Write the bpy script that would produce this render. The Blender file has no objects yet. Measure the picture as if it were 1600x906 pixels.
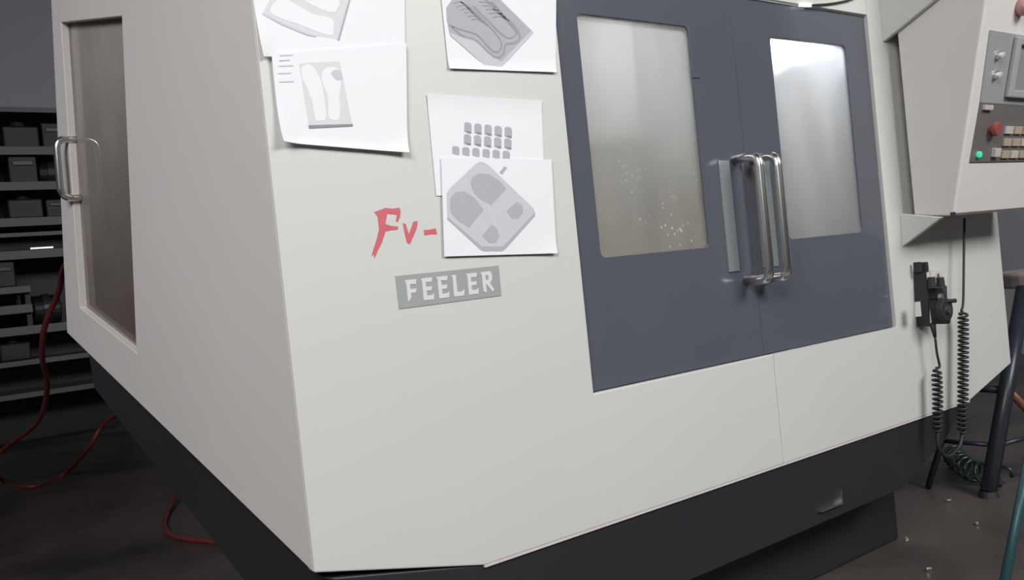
import bpy, bmesh, math, random
from mathutils import Vector, Matrix, noise
from mathutils.geometry import tessellate_polygon

random.seed(7)
SC = bpy.context.scene
COL = SC.collection

# ------------------------------------------------------------------ camera
F_PX = 1350.0
CAM = Vector((0.0, 0.0, 1.10))
RT = Vector((0.80729762, -0.58116063, -0.1025811))
UP = Vector((0.09505124, -0.0435068, 0.9945212))
FW = Vector((0.58243954, 0.81262506, -0.02011711))
cam_data = bpy.data.cameras.new('camera')
cam_data.sensor_width = 36.0
cam_data.lens = 36.0 * F_PX / 1600.0
cam_data.clip_start = 0.05
cam = bpy.data.objects.new('camera', cam_data)
COL.objects.link(cam)
cam.matrix_world = Matrix(((RT.x, UP.x, -FW.x, CAM.x), (RT.y, UP.y, -FW.y, CAM.y), (RT.z, UP.z, -FW.z, CAM.z), (0, 0, 0, 1)))
SC.camera = cam

# ------------------------------------------------------------------ world, lamps, exposure
world = bpy.data.worlds.new('world')
world.use_nodes = True
world.node_tree.nodes['Background'].inputs[0].default_value = (0.60, 0.66, 0.80, 1)
world.node_tree.nodes['Background'].inputs[1].default_value = 0.02
SC.world = world
SC.view_settings.view_transform = 'Standard'
SC.view_settings.look = 'None'
SC.view_settings.exposure = 0.0
SC.view_settings.gamma = 1.0
SC.view_settings.use_curve_mapping = False


def area(name, loc, target, sx, sy, power, color, spread=180):
    d = bpy.data.lights.new(name, 'AREA')
    d.shape = 'RECTANGLE'
    d.size, d.size_y = sx, sy
    d.energy = power
    d.color = color
    d.spread = math.radians(spread)
    o = bpy.data.objects.new(name, d)
    COL.objects.link(o)
    o.location = loc
    o.rotation_euler = (Vector(target) - Vector(loc)).to_track_quat('-Z', 'Y').to_euler()
    return o


area('ceiling_lamp', (-2.3, -1.5, 3.8), (0.7, 1.8, 1.2), 2.6, 1.6, 61, (0.985, 0.99, 0.985), 88)
area('ceiling_lamp', (3.2, -2.6, 3.9), (2.4, 1.6, 0.9), 2.4, 1.4, 205, (0.985, 0.99, 0.985))

# ------------------------------------------------------------------ helpers


def ray(px, py):
    return RT * ((px - 800.0) / F_PX) - UP * ((py - 453.0) / F_PX) + FW


def on_y(px, py, y):                     # where the sight line meets the plane Y = y
    d = ray(px, py)
    return CAM + d * (y / d.y)


def on_z(px, py, z):
    d = ray(px, py)
    return CAM + d * ((z - CAM.z) / d.z)


def on_plane(px, py, p0, n):
    d = ray(px, py)
    return CAM + d * ((p0 - CAM).dot(n) / d.dot(n))


def origin_of(p):
    v = Vector((0, 0, 0))
    while p is not None:
        v += p.location
        p = p.parent
    return v


def thing(name, label, cat, loc=(0, 0, 0), group=None):
    o = bpy.data.objects.new(name, None)
    o.empty_display_size = 0.05
    COL.objects.link(o)
    o.location = loc
    tag(o, label, cat, group)
    return o


def tag(o, label, cat, group=None):
    o['label'] = label
    o['category'] = cat
    if group:
        o['group'] = group
    return o


def build(name, bm, mat, parent=None, smooth=False, loc=None, bevel=0.0, seg=2, auto=None):
    """Link the bmesh (world coordinates) as one object; a child is stored relative to its thing."""
    org = origin_of(parent) if parent is not None else Vector(loc or (0, 0, 0))
    bmesh.ops.recalc_face_normals(bm, faces=bm.faces[:])
    if org.length > 0:
        bmesh.ops.translate(bm, verts=bm.verts[:], vec=-org)
    me = bpy.data.meshes.new(name)
    bm.to_mesh(me)
    bm.free()
    me.materials.append(mat)
    if smooth:
        me.shade_smooth()
    o = bpy.data.objects.new(name, me)
    COL.objects.link(o)
    if parent is not None:
        o.parent = parent
    else:
        o.location = org
    if bevel > 0:
        b = o.modifiers.new('bevel', 'BEVEL')
        b.width = bevel
        b.segments = seg
        b.limit_method = 'ANGLE'
        b.angle_limit = math.radians(40)
    return o


def struct(name, bm, mat):
    o = build(name, bm, mat)
    o['kind'] = 'structure'
    return o


def add_box(bm, lo, hi):
    vs = [bm.verts.new((x, y, z)) for x in (lo[0], hi[0]) for y in (lo[1], hi[1]) for z in (lo[2], hi[2])]
    for f in ((0, 1, 3, 2), (4, 6, 7, 5), (0, 4, 5, 1), (2, 3, 7, 6), (0, 2, 6, 4), (1, 5, 7, 3)):
        bm.faces.new([vs[i] for i in f])
    return bm


def box(lo, hi):
    return add_box(bmesh.new(), lo, hi)


def obox(c, ax, ay, az, hx, hy, hz, bm=None):
    """Oriented box: centre, three unit axes, three half sizes."""
    bm = bm or bmesh.new()
    c = Vector(c)
    vs = [bm.verts.new(c + ax * (i * hx) + ay * (j * hy) + az * (k * hz)) for i in (-1, 1) for j in (-1, 1) for k in (-1, 1)]
    for f in ((0, 1, 3, 2), (4, 6, 7, 5), (0, 4, 5, 1), (2, 3, 7, 6), (0, 2, 6, 4), (1, 5, 7, 3)):
        bm.faces.new([vs[i] for i in f])
    return bm


def plate(outer, holes, o, ax, ay, n, t, bm=None):
    """Flat plate from a 2D outline with holes, in the plane o + x*ax + y*ay, from there t along n."""
    bm = bm or bmesh.new()
    loops = [outer] + list(holes)
    flat = [p for l in loops for p in l]
    P = [o + ax * p[0] + ay * p[1] for p in flat]
    A = [bm.verts.new(p) for p in P]
    tris = tessellate_polygon([[Vector((p[0], p[1], 0)) for p in l] for l in loops])
    for tr in tris:
        try:
            bm.faces.new([A[i] for i in tr])
        except ValueError:
            pass
    if t:
        B = [bm.verts.new(p + n * t) for p in P]
        for tr in tris:
            try:
                bm.faces.new([B[i] for i in reversed(tr)])
            except ValueError:
                pass
        k = 0
        for l in loops:
            m = len(l)
            for i in range(m):
                a, b = k + i, k + (i + 1) % m
                bm.faces.new((A[a], A[b], B[b], B[a]))
            k += m
    return bm


X, Y, Z = Vector((1, 0, 0)), Vector((0, 1, 0)), Vector((0, 0, 1))
FY = 1.57                                # the machine's front plane


def xz(px, py, y=FY):
    p = on_y(px, py, y)
    return (p.x, p.z)


def fplate(outer, holes, y0, y1, bm=None):
    return plate(outer, holes, Vector((0, y0, 0)), X, Z, Y, y1 - y0, bm)


def rrect(x0, x1, z0, z1, r, seg=5):
    pts = []
    for cx, cz, a0 in ((x1 - r, z1 - r, 0), (x0 + r, z1 - r, 90), (x0 + r, z0 + r, 180), (x1 - r, z0 + r, 270)):
        for i in range(seg + 1):
            a = math.radians(a0 + 90 * i / seg)
            pts.append((cx + r * math.cos(a), cz + r * math.sin(a)))
    return pts


def tube(path, r, sides=10, bm=None, caps=True):
    bm = bm or bmesh.new()
    path = [Vector(p) for p in path]
    n = len(path)
    t0 = (path[1] - path[0]).normalized()
    ref = Vector((0, 0, 1)) if abs(t0.z) < 0.9 else Vector((1, 0, 0))
    nrm = (ref - t0 * ref.dot(t0)).normalized()
    rings = []
    for i, p in enumerate(path):
        t = (path[min(i + 1, n - 1)] - path[max(i - 1, 0)]).normalized()
        nrm = (nrm - t * nrm.dot(t)).normalized()
        b = t.cross(nrm)
        rr = r[i] if isinstance(r, (list, tuple)) else r
        rings.append([bm.verts.new(p + nrm * (rr * math.cos(2 * math.pi * k / sides)) + b * (rr * math.sin(2 * math.pi * k / sides))) for k in range(sides)])
    for a, c in zip(rings, rings[1:]):
        for k in range(sides):
            bm.faces.new((a[k], a[(k + 1) % sides], c[(k + 1) % sides], c[k]))
    if caps:
        bm.faces.new(rings[0][::-1])
        bm.faces.new(rings[-1])
    return bm


def cyl(p0, p1, r0, r1=None, sides=20, bm=None):
    return tube([p0, p1], [r0, r0 if r1 is None else r1], sides, bm)


def rounded(pts, rad, seg=6):
    """Polyline with its corners rounded by quadratic arcs."""
    pts = [Vector(p) for p in pts]
    out = [pts[0]]
    for a, b, c in zip(pts, pts[1:], pts[2:]):
        u, v = (a - b), (c - b)
        q = min(rad, u.length * 0.49, v.length * 0.49)
        s, e = b + u.normalized() * q, b + v.normalized() * q
        for i in range(seg + 1):
            k = i / seg
            out.append(s * (1 - k) ** 2 + b * 2 * k * (1 - k) + e * k * k)
    out.append(pts[-1])
    return out


def smooth_path(pts, n=10):
    """Catmull-Rom through the points."""
    pts = [Vector(p) for p in pts]
    q = [pts[0] * 2 - pts[1]] + pts + [pts[-1] * 2 - pts[-2]]
    out = []
    for i in range(1, len(q) - 2):
        a, b, c, d = q[i - 1:i + 3]
        for k in range(n):
            t = k / n
            out.append(0.5 * (2 * b + (c - a) * t + (2 * a - 5 * b + 4 * c - d) * t * t + (3 * b - a - 3 * c + d) * t ** 3))
    out.append(pts[-1])
    return out


def coil(axis_pts, rad, turns, per=12):
    """A helix wound round a polyline axis."""
    ax = smooth_path(axis_pts, 24)
    L = [0.0]
    for a, b in zip(ax, ax[1:]):
        L.append(L[-1] + (b - a).length)
    tot = L[-1]
    out = []
    j = 0
    N = int(turns * per)
    t = (ax[1] - ax[0]).normalized()
    ref = X if abs(t.x) < 0.9 else Y
    nrm = (ref - t * ref.dot(t)).normalized()
    for i in range(N + 1):
        s = tot * i / N
        while j < len(L) - 2 and L[j + 1] < s:
            j += 1
        k = (s - L[j]) / max(L[j + 1] - L[j], 1e-9)
        p = ax[j].lerp(ax[j + 1], min(k, 1.0))
        t = (ax[j + 1] - ax[j]).normalized()
        nrm = (nrm - t * nrm.dot(t)).normalized()
        b = t.cross(nrm)
        a = 2 * math.pi * i / per
        e = min(1.0, i / per, (N - i) / per)
        out.append(p + (nrm * math.cos(a) + b * math.sin(a)) * rad * e)
    return out


# ------------------------------------------------------------------ materials
def mat(name, color, rough=0.5, metal=0.0, var=0.0, scale=8.0, bump=0.0, bscale=60.0, spec=0.5, emit=None, estr=0.0, dirt=None, dscale=3.0, dlo=0.5, dhi=0.7, dfac=0.5):
    m = bpy.data.materials.new(name)
    m.use_nodes = True
    nt = m.node_tree
    b = nt.nodes['Principled BSDF']
    b.inputs['Base Color'].default_value = (*color, 1)
    b.inputs['Roughness'].default_value = rough
    b.inputs['Metallic'].default_value = metal
    b.inputs['Specular IOR Level'].default_value = spec
    tc = nt.nodes.new('ShaderNodeTexCoord')
    last = None
    if var > 0:
        n = nt.nodes.new('ShaderNodeTexNoise')
        n.inputs['Scale'].default_value = scale
        n.inputs['Detail'].default_value = 5
        nt.links.new(tc.outputs['Object'], n.inputs['Vector'])
        r = nt.nodes.new('ShaderNodeMapRange')
        r.inputs['To Min'].default_value = 1 - var
        r.inputs['To Max'].default_value = 1 + var
        nt.links.new(n.outputs['Fac'], r.inputs['Value'])
        mx = nt.nodes.new('ShaderNodeVectorMath')
        mx.operation = 'SCALE'
        mx.inputs[0].default_value = color
        nt.links.new(r.outputs['Result'], mx.inputs['Scale'])
        last = mx.outputs['Vector']
    if dirt is not None:
        n = nt.nodes.new('ShaderNodeTexNoise')
        n.inputs['Scale'].default_value = dscale
        n.inputs['Detail'].default_value = 7
        nt.links.new(tc.outputs['Object'], n.inputs['Vector'])
        r = nt.nodes.new('ShaderNodeMapRange')
        r.inputs['From Min'].default_value = dlo
        r.inputs['From Max'].default_value = dhi
        r.inputs['To Max'].default_value = dfac
        nt.links.new(n.outputs['Fac'], r.inputs['Value'])
        mx = nt.nodes.new('ShaderNodeMix')
        mx.data_type = 'RGBA'
        nt.links.new(r.outputs['Result'], mx.inputs['Factor'])
        if last is not None:
            nt.links.new(last, mx.inputs['A'])
        else:
            mx.inputs['A'].default_value = (*color, 1)
        mx.inputs['B'].default_value = (*dirt, 1)
        last = mx.outputs['Result']
    if last is not None:
        nt.links.new(last, b.inputs['Base Color'])
    if bump > 0:
        n = nt.nodes.new('ShaderNodeTexNoise')
        n.inputs['Scale'].default_value = bscale
        n.inputs['Detail'].default_value = 4
        nt.links.new(tc.outputs['Object'], n.inputs['Vector'])
        bp = nt.nodes.new('ShaderNodeBump')
        bp.inputs['Strength'].default_value = bump
        bp.inputs['Distance'].default_value = 0.005
        nt.links.new(n.outputs['Fac'], bp.inputs['Height'])
        nt.links.new(bp.outputs['Normal'], b.inputs['Normal'])
    if emit is not None:
        b.inputs['Emission Color'].default_value = (*emit, 1)
        b.inputs['Emission Strength'].default_value = estr
    return m


def dirty_glass(name, film, clear, speck=0.0, grime_or_sheen_fade=None, zlo=0.0, zhi=1.0, tint=(1, 1, 1), rough=0.08, trans=0.5):
    """A pane with a dried coolant film: partly clear, partly a film that scatters light both ways."""
    m = bpy.data.materials.new(name)
    m.use_nodes = True
    nt = m.node_tree
    nt.nodes.clear()
    out = nt.nodes.new('ShaderNodeOutputMaterial')
    tr = nt.nodes.new('ShaderNodeBsdfTransparent')
    tr.inputs[0].default_value = (*tint, 1)
    rf = nt.nodes.new('ShaderNodeBsdfRefraction')   # the film also blurs what is seen through it
    rf.inputs['Color'].default_value = (*tint, 1)
    rf.inputs['Roughness'].default_value = 0.42
    rf.inputs['IOR'].default_value = 1.12
    th = nt.nodes.new('ShaderNodeMixShader')
    th.inputs[0].default_value = 0.6
    nt.links.new(tr.outputs[0], th.inputs[1])
    nt.links.new(rf.outputs[0], th.inputs[2])
    di = nt.nodes.new('ShaderNodeBsdfDiffuse')
    di.inputs[0].default_value = (*film, 1)
    tl = nt.nodes.new('ShaderNodeBsdfTranslucent')
    tl.inputs[0].default_value = (*film, 1)
    gl = nt.nodes.new('ShaderNodeBsdfGlossy')
    gl.inputs['Roughness'].default_value = rough
    a = nt.nodes.new('ShaderNodeMixShader')
    a.inputs[0].default_value = trans
    nt.links.new(di.outputs[0], a.inputs[1])
    nt.links.new(tl.outputs[0], a.inputs[2])
    tc = nt.nodes.new('ShaderNodeTexCoord')
    mp = nt.nodes.new('ShaderNodeMapping')
    mp.inputs['Scale'].default_value = (5, 5, 1.6)
    nt.links.new(tc.outputs['Object'], mp.inputs[0])
    n = nt.nodes.new('ShaderNodeTexNoise')
    n.inputs['Scale'].default_value = 1.7
    n.inputs['Detail'].default_value = 6
    nt.links.new(mp.outputs[0], n.inputs['Vector'])
    r = nt.nodes.new('ShaderNodeMapRange')
    r.inputs['From Min'].default_value = 0.3
    r.inputs['From Max'].default_value = 0.7
    r.inputs['To Min'].default_value = 1 - clear - 0.11
    r.inputs['To Max'].default_value = 1 - clear + 0.11
    nt.links.new(n.outputs['Fac'], r.inputs['Value'])
    fac = r.outputs['Result']
    if speck > 0:                         # dried drops
        v = nt.nodes.new('ShaderNodeTexVoronoi')
        v.inputs['Scale'].default_value = 55
        nt.links.new(tc.outputs['Object'], v.inputs['Vector'])
        s = nt.nodes.new('ShaderNodeMapRange')
        s.inputs['From Min'].default_value = 0.14
        s.inputs['From Max'].default_value = 0.24
        s.inputs['To Min'].default_value = speck
        s.inputs['To Max'].default_value = 0
        nt.links.new(v.outputs['Distance'], s.inputs['Value'])
        n2 = nt.nodes.new('ShaderNodeTexNoise')
        n2.inputs['Scale'].default_value = 9
        nt.links.new(tc.outputs['Object'], n2.inputs['Vector'])
        k = nt.nodes.new('ShaderNodeMath')
        k.operation = 'GREATER_THAN'
        k.inputs[1].default_value = 0.50
        nt.links.new(n2.outputs['Fac'], k.inputs[0])
        k2 = nt.nodes.new('ShaderNodeMath')
        k2.operation = 'MULTIPLY'
        nt.links.new(s.outputs['Result'], k2.inputs[0])
        nt.links.new(k.outputs[0], k2.inputs[1])
        ad = nt.nodes.new('ShaderNodeMath')
        ad.operation = 'ADD'
        ad.use_clamp = True
        nt.links.new(fac, ad.inputs[0])
        nt.links.new(k2.outputs[0], ad.inputs[1])
        fac = ad.outputs[0]
    b = nt.nodes.new('ShaderNodeMixShader')
    nt.links.new(fac, b.inputs[0])
    nt.links.new(th.outputs[0], b.inputs[1])
    nt.links.new(a.outputs[0], b.inputs[2])
    if grime_or_sheen_fade is not None:                 # door pane: dried coolant low down; side glass: painted fade of reflection
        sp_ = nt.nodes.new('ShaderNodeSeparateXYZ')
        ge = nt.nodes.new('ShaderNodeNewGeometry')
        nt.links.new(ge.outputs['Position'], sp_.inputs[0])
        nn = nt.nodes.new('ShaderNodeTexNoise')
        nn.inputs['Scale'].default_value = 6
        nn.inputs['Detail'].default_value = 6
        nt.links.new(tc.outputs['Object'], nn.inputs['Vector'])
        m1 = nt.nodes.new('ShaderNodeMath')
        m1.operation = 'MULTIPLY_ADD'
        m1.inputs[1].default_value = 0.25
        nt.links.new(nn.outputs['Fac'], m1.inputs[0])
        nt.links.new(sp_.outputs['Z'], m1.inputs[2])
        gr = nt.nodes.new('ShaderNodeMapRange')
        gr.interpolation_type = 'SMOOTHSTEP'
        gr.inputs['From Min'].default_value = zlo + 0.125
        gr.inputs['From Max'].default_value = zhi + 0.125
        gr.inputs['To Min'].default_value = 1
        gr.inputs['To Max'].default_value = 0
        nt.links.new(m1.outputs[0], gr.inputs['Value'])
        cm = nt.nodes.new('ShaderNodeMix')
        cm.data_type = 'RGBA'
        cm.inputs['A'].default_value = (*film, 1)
        cm.inputs['B'].default_value = (*grime_or_sheen_fade, 1)
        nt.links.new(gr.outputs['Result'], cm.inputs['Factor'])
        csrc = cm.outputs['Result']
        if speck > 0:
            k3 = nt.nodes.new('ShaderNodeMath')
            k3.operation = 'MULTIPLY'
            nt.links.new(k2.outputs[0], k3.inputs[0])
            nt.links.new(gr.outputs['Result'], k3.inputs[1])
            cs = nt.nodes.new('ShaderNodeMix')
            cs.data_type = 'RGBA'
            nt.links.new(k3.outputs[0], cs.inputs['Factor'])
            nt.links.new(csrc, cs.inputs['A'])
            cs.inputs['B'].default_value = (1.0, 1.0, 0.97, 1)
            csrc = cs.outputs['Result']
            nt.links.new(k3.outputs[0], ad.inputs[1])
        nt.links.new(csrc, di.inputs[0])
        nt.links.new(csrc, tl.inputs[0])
    lw = nt.nodes.new('ShaderNodeLayerWeight')
    lw.inputs[0].default_value = 0.5
    pw = nt.nodes.new('ShaderNodeMath')
    pw.operation = 'POWER'
    pw.inputs[1].default_value = 4.0
    nt.links.new(lw.outputs['Facing'], pw.inputs[0])
    fr = nt.nodes.new('ShaderNodeMapRange')
    fr.inputs['To Min'].default_value = 0.04
    fr.inputs['To Max'].default_value = 0.6
    nt.links.new(pw.outputs[0], fr.inputs['Value'])
    c = nt.nodes.new('ShaderNodeMixShader')
    nt.links.new(fr.outputs[0], c.inputs[0])
    nt.links.new(b.outputs[0], c.inputs[1])
    nt.links.new(gl.outputs[0], c.inputs[2])
    nt.links.new(c.outputs[0], out.inputs[0])
    return m


M = {}
M['white'] = mat('off_white_enamel', (0.60, 0.595, 0.57), 0.42, var=0.02, scale=3, spec=0.4)
M['side'] = mat('side_enamel', (0.62, 0.58, 0.57), 0.45, var=0.03, scale=3, spec=0.4)
M['door'] = mat('dark_blue_grey_enamel', (0.092, 0.099, 0.118), 0.16, var=0.05, scale=4, spec=0.5)
M['black'] = mat('black_skirt_paint', (0.022, 0.0225, 0.027), 0.4, var=0.15, scale=6)
M['rubber'] = mat('black_rubber', (0.02, 0.02, 0.022), 0.6)
M['chrome'] = mat('chrome', (0.86, 0.84, 0.83), 0.24, 1.0)
M['steel'] = mat('stainless_liner', (0.46, 0.46, 0.44), 0.42, 0.35, var=0.08, scale=5, dirt=(0.20, 0.17, 0.13), dscale=2.5, dlo=0.5, dhi=0.75, dfac=0.6)
M['brown_steel'] = mat('oily_steel', (0.26, 0.235, 0.20), 0.45, 0.2, var=0.15, scale=6)
M['guard'] = mat('warm_grey_guard', (0.42, 0.39, 0.36), 0.5, var=0.08, scale=5)
M['grey_plate'] = mat('grey_metal', (0.26, 0.29, 0.29), 0.3, 0.3)
M['lamp'] = mat('work_lamp_glow', (0.9, 0.95, 1.0), 0.4, emit=(0.86, 0.93, 1.0), estr=40.0)
M['fill_glow'] = mat('added_fill_strip_glow', (0.9, 0.95, 1.0), 0.4, emit=(0.95, 0.97, 1.0), estr=24.0)  # glow of the added strip that brightens the chamber
M['slit'] = mat('gap_glow', (0.9, 0.95, 1.0), 0.4, emit=(0.9, 0.95, 1.0), estr=1.6)
M['glassL'] = dirty_glass('coolant_filmed_glass', (0.74, 0.75, 0.73), 0.60, speck=0.9, trans=0.75, grime_or_sheen_fade=(0.66, 0.62, 0.54), zlo=1.15, zhi=1.52)
M['glassR'] = dirty_glass('door_glass_lightly_filmed', (0.72, 0.73, 0.74), 0.68, speck=0.0, trans=0.8)
M['glassS'] = dirty_glass('brown_side_glass', (0.52, 0.485, 0.45), 0.25, grime_or_sheen_fade=(0.17, 0.135, 0.115), zlo=0.95, zhi=1.95, tint=(0.7, 0.65, 0.58), rough=0.04, trans=0.2)  # darker towards the bottom: fading reflection painted into the film colour
M['paper'] = mat('white_paper', (0.80, 0.79, 0.82), 0.8, var=0.01, spec=0.2)
M['ink_faint'] = mat('faint_grey_print', (0.66, 0.655, 0.68), 0.8, var=0.03, scale=40, spec=0.2)
M['ink_light'] = mat('light_grey_print', (0.56, 0.56, 0.59), 0.8, var=0.04, scale=40, spec=0.2)
M['ink_mid'] = mat('mid_grey_print', (0.42, 0.42, 0.455), 0.8, var=0.05, scale=60, spec=0.2)
M['ink_line'] = mat('soft_grey_line', (0.33, 0.33, 0.36), 0.8, spec=0.2)
M['ink_dark'] = mat('dark_grey_print', (0.27, 0.27, 0.30), 0.8, var=0.08, scale=60, spec=0.2)
M['red_paint'] = mat('red_brush_paint', (0.58, 0.12, 0.14), 0.5, var=0.12, scale=30)
M['name_grey'] = mat('nameplate_grey', (0.33, 0.345, 0.33), 0.45)
M['name_letter'] = mat('nameplate_letter', (0.66, 0.665, 0.65), 0.45)
M['floor'] = mat('oily_concrete', (0.10, 0.082, 0.074), 0.38, var=0.25, scale=1.8, bump=0.15, bscale=25, dirt=(0.03, 0.026, 0.024), dscale=1.3, dlo=0.45, dhi=0.65, dfac=0.8)
M['wall'] = mat('dim_workshop_wall', (0.36, 0.37, 0.41), 0.8, var=0.1, scale=0.8)
M['wall_b'] = mat('pale_blue_rear_wall', (0.62, 0.64, 0.71), 0.8, var=0.1, scale=0.8)
M['ceil'] = mat('workshop_ceiling', (0.22, 0.22, 0.23), 0.85, var=0.1, scale=0.7)
M['rack'] = mat('grey_rack_paint', (0.135, 0.125, 0.13), 0.5, var=0.15, scale=4)
M['bin'] = mat('dark_oily_block', (0.013, 0.012, 0.013), 0.5, var=0.4, scale=6)
M['bin_edge'] = mat('worn_block_metal', (0.045, 0.045, 0.047), 0.4, 0.3, var=0.3, scale=9)
M['hose'] = mat('red_air_hose', (0.17, 0.03, 0.03), 0.5)
M['box'] = mat('control_box_enamel', (0.68, 0.65, 0.635), 0.42, var=0.02, scale=3, spec=0.4)
M['panel'] = mat('grey_green_panel', (0.30, 0.315, 0.31), 0.4)
M['bezel'] = mat('screen_bezel_grey', (0.36, 0.375, 0.37), 0.35)
M['screen'] = mat('switched_off_screen', (0.26, 0.265, 0.265), 0.2)
M['keyp'] = mat('key_panel_brown_grey', (0.14, 0.125, 0.12), 0.4)
M['key'] = mat('cream_key', (0.42, 0.35, 0.25), 0.45)
M['keyw'] = mat('pale_key', (0.52, 0.47, 0.44), 0.45)
M['red'] = mat('red_button', (0.30, 0.075, 0.07), 0.25)
M['redcap'] = mat('faded_red_cap', (0.42, 0.22, 0.22), 0.2)
M['green'] = mat('green_lamp', (0.05, 0.5, 0.32), 0.3, emit=(0.05, 0.8, 0.45), estr=0.5)
M['cable'] = mat('black_cable', (0.02, 0.02, 0.021), 0.5)
M['pend'] = mat('dark_green_grey_plastic', (0.045, 0.055, 0.055), 0.4)
M['label'] = mat('pale_sticker', (0.55, 0.53, 0.52), 0.6)
M['stand'] = mat('blue_black_steel', (0.035, 0.04, 0.052), 0.35, 0.3)
M['seat'] = mat('worn_pale_seat', (0.42, 0.36, 0.35), 0.35, var=0.2, scale=10)
M['rust'] = mat('rusty_bar', (0.20, 0.085, 0.045), 0.5, 0.3, var=0.3, scale=20)
M['teal'] = mat('teal_paint', (0.02, 0.075, 0.085), 0.4)
M['coil'] = mat('dark_green_spiral_hose', (0.025, 0.04, 0.038), 0.22)
M['chip'] = mat('bright_metal_chip', (0.75, 0.75, 0.75), 0.25, 0.6)

# ------------------------------------------------------------------ the setting
RX0, RX1, RY0, RY1, RH = -5.0, 7.5, -5.0, 11.0, 7.0
struct('floor', box((RX0, RY0, -0.1), (RX1, RY1, 0)), M['floor'])
struct('ceiling', box((RX0, RY0, RH), (RX1, RY1, RH + 0.1)), M['ceil'])
struct('wall_back', box((RX0, RY1, 0), (RX1, RY1 + 0.1, RH)), M['wall_b'])
struct('wall_front', box((RX0, RY0 - 0.1, 0), (RX1, RY0, RH)), M['wall'])
struct('wall_left', box((RX0 - 0.1, RY0, 0), (RX0, RY1, RH)), M['wall'])
struct('wall_right', box((RX1, RY0, 0), (RX1 + 0.1, RY1, RH)), M['wall'])

# ------------------------------------------------------------------ the machine
TOP = 2.16
DX0, DX1, DZ0, DZ1 = 1.333, 2.650, 0.793, 1.813      # door opening
SEAM = 2.011
CX = 0.600                                            # front left corner
mc = thing('machining_center', 'large off-white enclosed machining centre with dark double doors and black skirt', 'machine', (2.0, 2.1, 0))

ZC, ZB = 0.573, 0.480                                 # clipped corner height, bottom edge height
TH = 0.030
g = 0.0012
# left front sheet, right front sheet and the header above the doors
build('front_panel', fplate([(CX, ZC), (0.979, ZB), (SEAM - g, ZB), (SEAM - g, DZ0), (DX0, DZ0), (DX0, TOP), (CX, TOP)], [], FY, FY + TH), M['white'], mc, bevel=0.003)
build('front_panel', fplate([(SEAM + g, ZB), (3.07, ZB), (3.40, 0.566), (3.40, TOP), (DX1, TOP), (DX1, DZ0), (SEAM + g, DZ0)], [], FY, FY + TH), M['white'], mc, bevel=0.003)
build('header_panel', fplate([(DX0 + 0.001, DZ1), (DX1 - 0.001, DZ1), (DX1 - 0.001, TOP), (DX0 + 0.001, TOP)], [], FY, FY + TH), M['white'], mc, bevel=0.003)

# side sheet: a vertical plane that flares slightly towards the rear
SP0 = Vector((CX, FY, 0))
SD = Vector((0.393 - CX, 2.70 - FY, 0)).normalized()
SN = Vector((-SD.y, SD.x, 0))                          # outward
if SN.x > 0:
    SN = -SN


def side(px, py):
    p = on_plane(px, py, SP0, SN)
    return ((p - SP0).dot(SD), p.z)


rb, rt = side(105, 520), side(80, 0)
k = (TOP - rb[1]) / (rt[1] - rb[1])
rtop = (rb[0] + (rt[0] - rb[0]) * k, TOP)
win = [side(125, 481), side(95, 35), side(190, 25), side(213, 551)]
ST = 0.020
build('side_panel', plate([(0.004, ZC), rb, rtop, (0.004, TOP)], [win], SP0, SD, Z, -SN, ST), M['side'], mc, bevel=0.002)


def s3(s, z, out=0.0):
    return SP0 + SD * s + Z * z + SN * out


cw = (sum(p[0] for p in win) / 4, sum(p[1] for p in win) / 4)
big = [(cw[0] + (p[0] - cw[0]) * 1.04, cw[1] + (p[1] - cw[1]) * 1.03) for p in win]
sdoor = build('side_window', plate(big, [[(cw[0] + (p[0] - cw[0]) * 0.93, cw[1] + (p[1] - cw[1]) * 0.985) for p in win]], SP0 - SN * ST, SD, Z, -SN, 0.012), M['brown_steel'], mc)
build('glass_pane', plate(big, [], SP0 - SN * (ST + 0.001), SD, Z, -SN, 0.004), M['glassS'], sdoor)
build('backing_sheet', plate(big, [], SP0 - SN * (ST + 0.05), SD, Z, -SN, 0.004), M['brown_steel'], sdoor)
# its chrome pull handle
hm = on_plane(119, 218, SP0 - SN * ST, SN)
hb = on_plane(127, 309, SP0 - SN * ST, SN)
reach = SN * 0.05
hp = rounded([hm - reach * 0.1, hm + reach, hb + reach, hb - reach * 0.1], 0.028)
build('handle', tube(hp, 0.0095, 12), M['chrome'], sdoor, smooth=True)

# shell behind the sheets
RR = s3(*rb)
RT3 = s3(*rtop)
YR = 2.66
bm = plate([(CX + 0.01, FY + 0.01), (3.39, FY + 0.01), (3.39, YR), (RT3.x + 0.06, min(YR, RT3.y))], [], Vector((0, 0, TOP)), X, Y, Z, 0.02)
build('roof_panel', bm, M['white'], mc)
build('side_panel', box((3.37, FY + TH, 0.566), (3.40, YR, TOP)), M['white'], mc, bevel=0.003)
build('rear_panel', box((0.46, YR, 0.9), (3.40, YR + 0.02, TOP)), M['white'], mc)
# dark belly pan under the body, clear of the sheets
bm = plate([(CX + 0.03, ZC + 0.03), (1.0, ZB + 0.03), (3.05, ZB + 0.03), (3.36, 0.60), (3.36, 0.64), (CX + 0.03, 0.64)], [], Vector((0, FY + TH + 0.004, 0)), X, Z, Y, YR - FY - 0.06)
build('belly_pan', bm, M['black'], mc)

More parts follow.
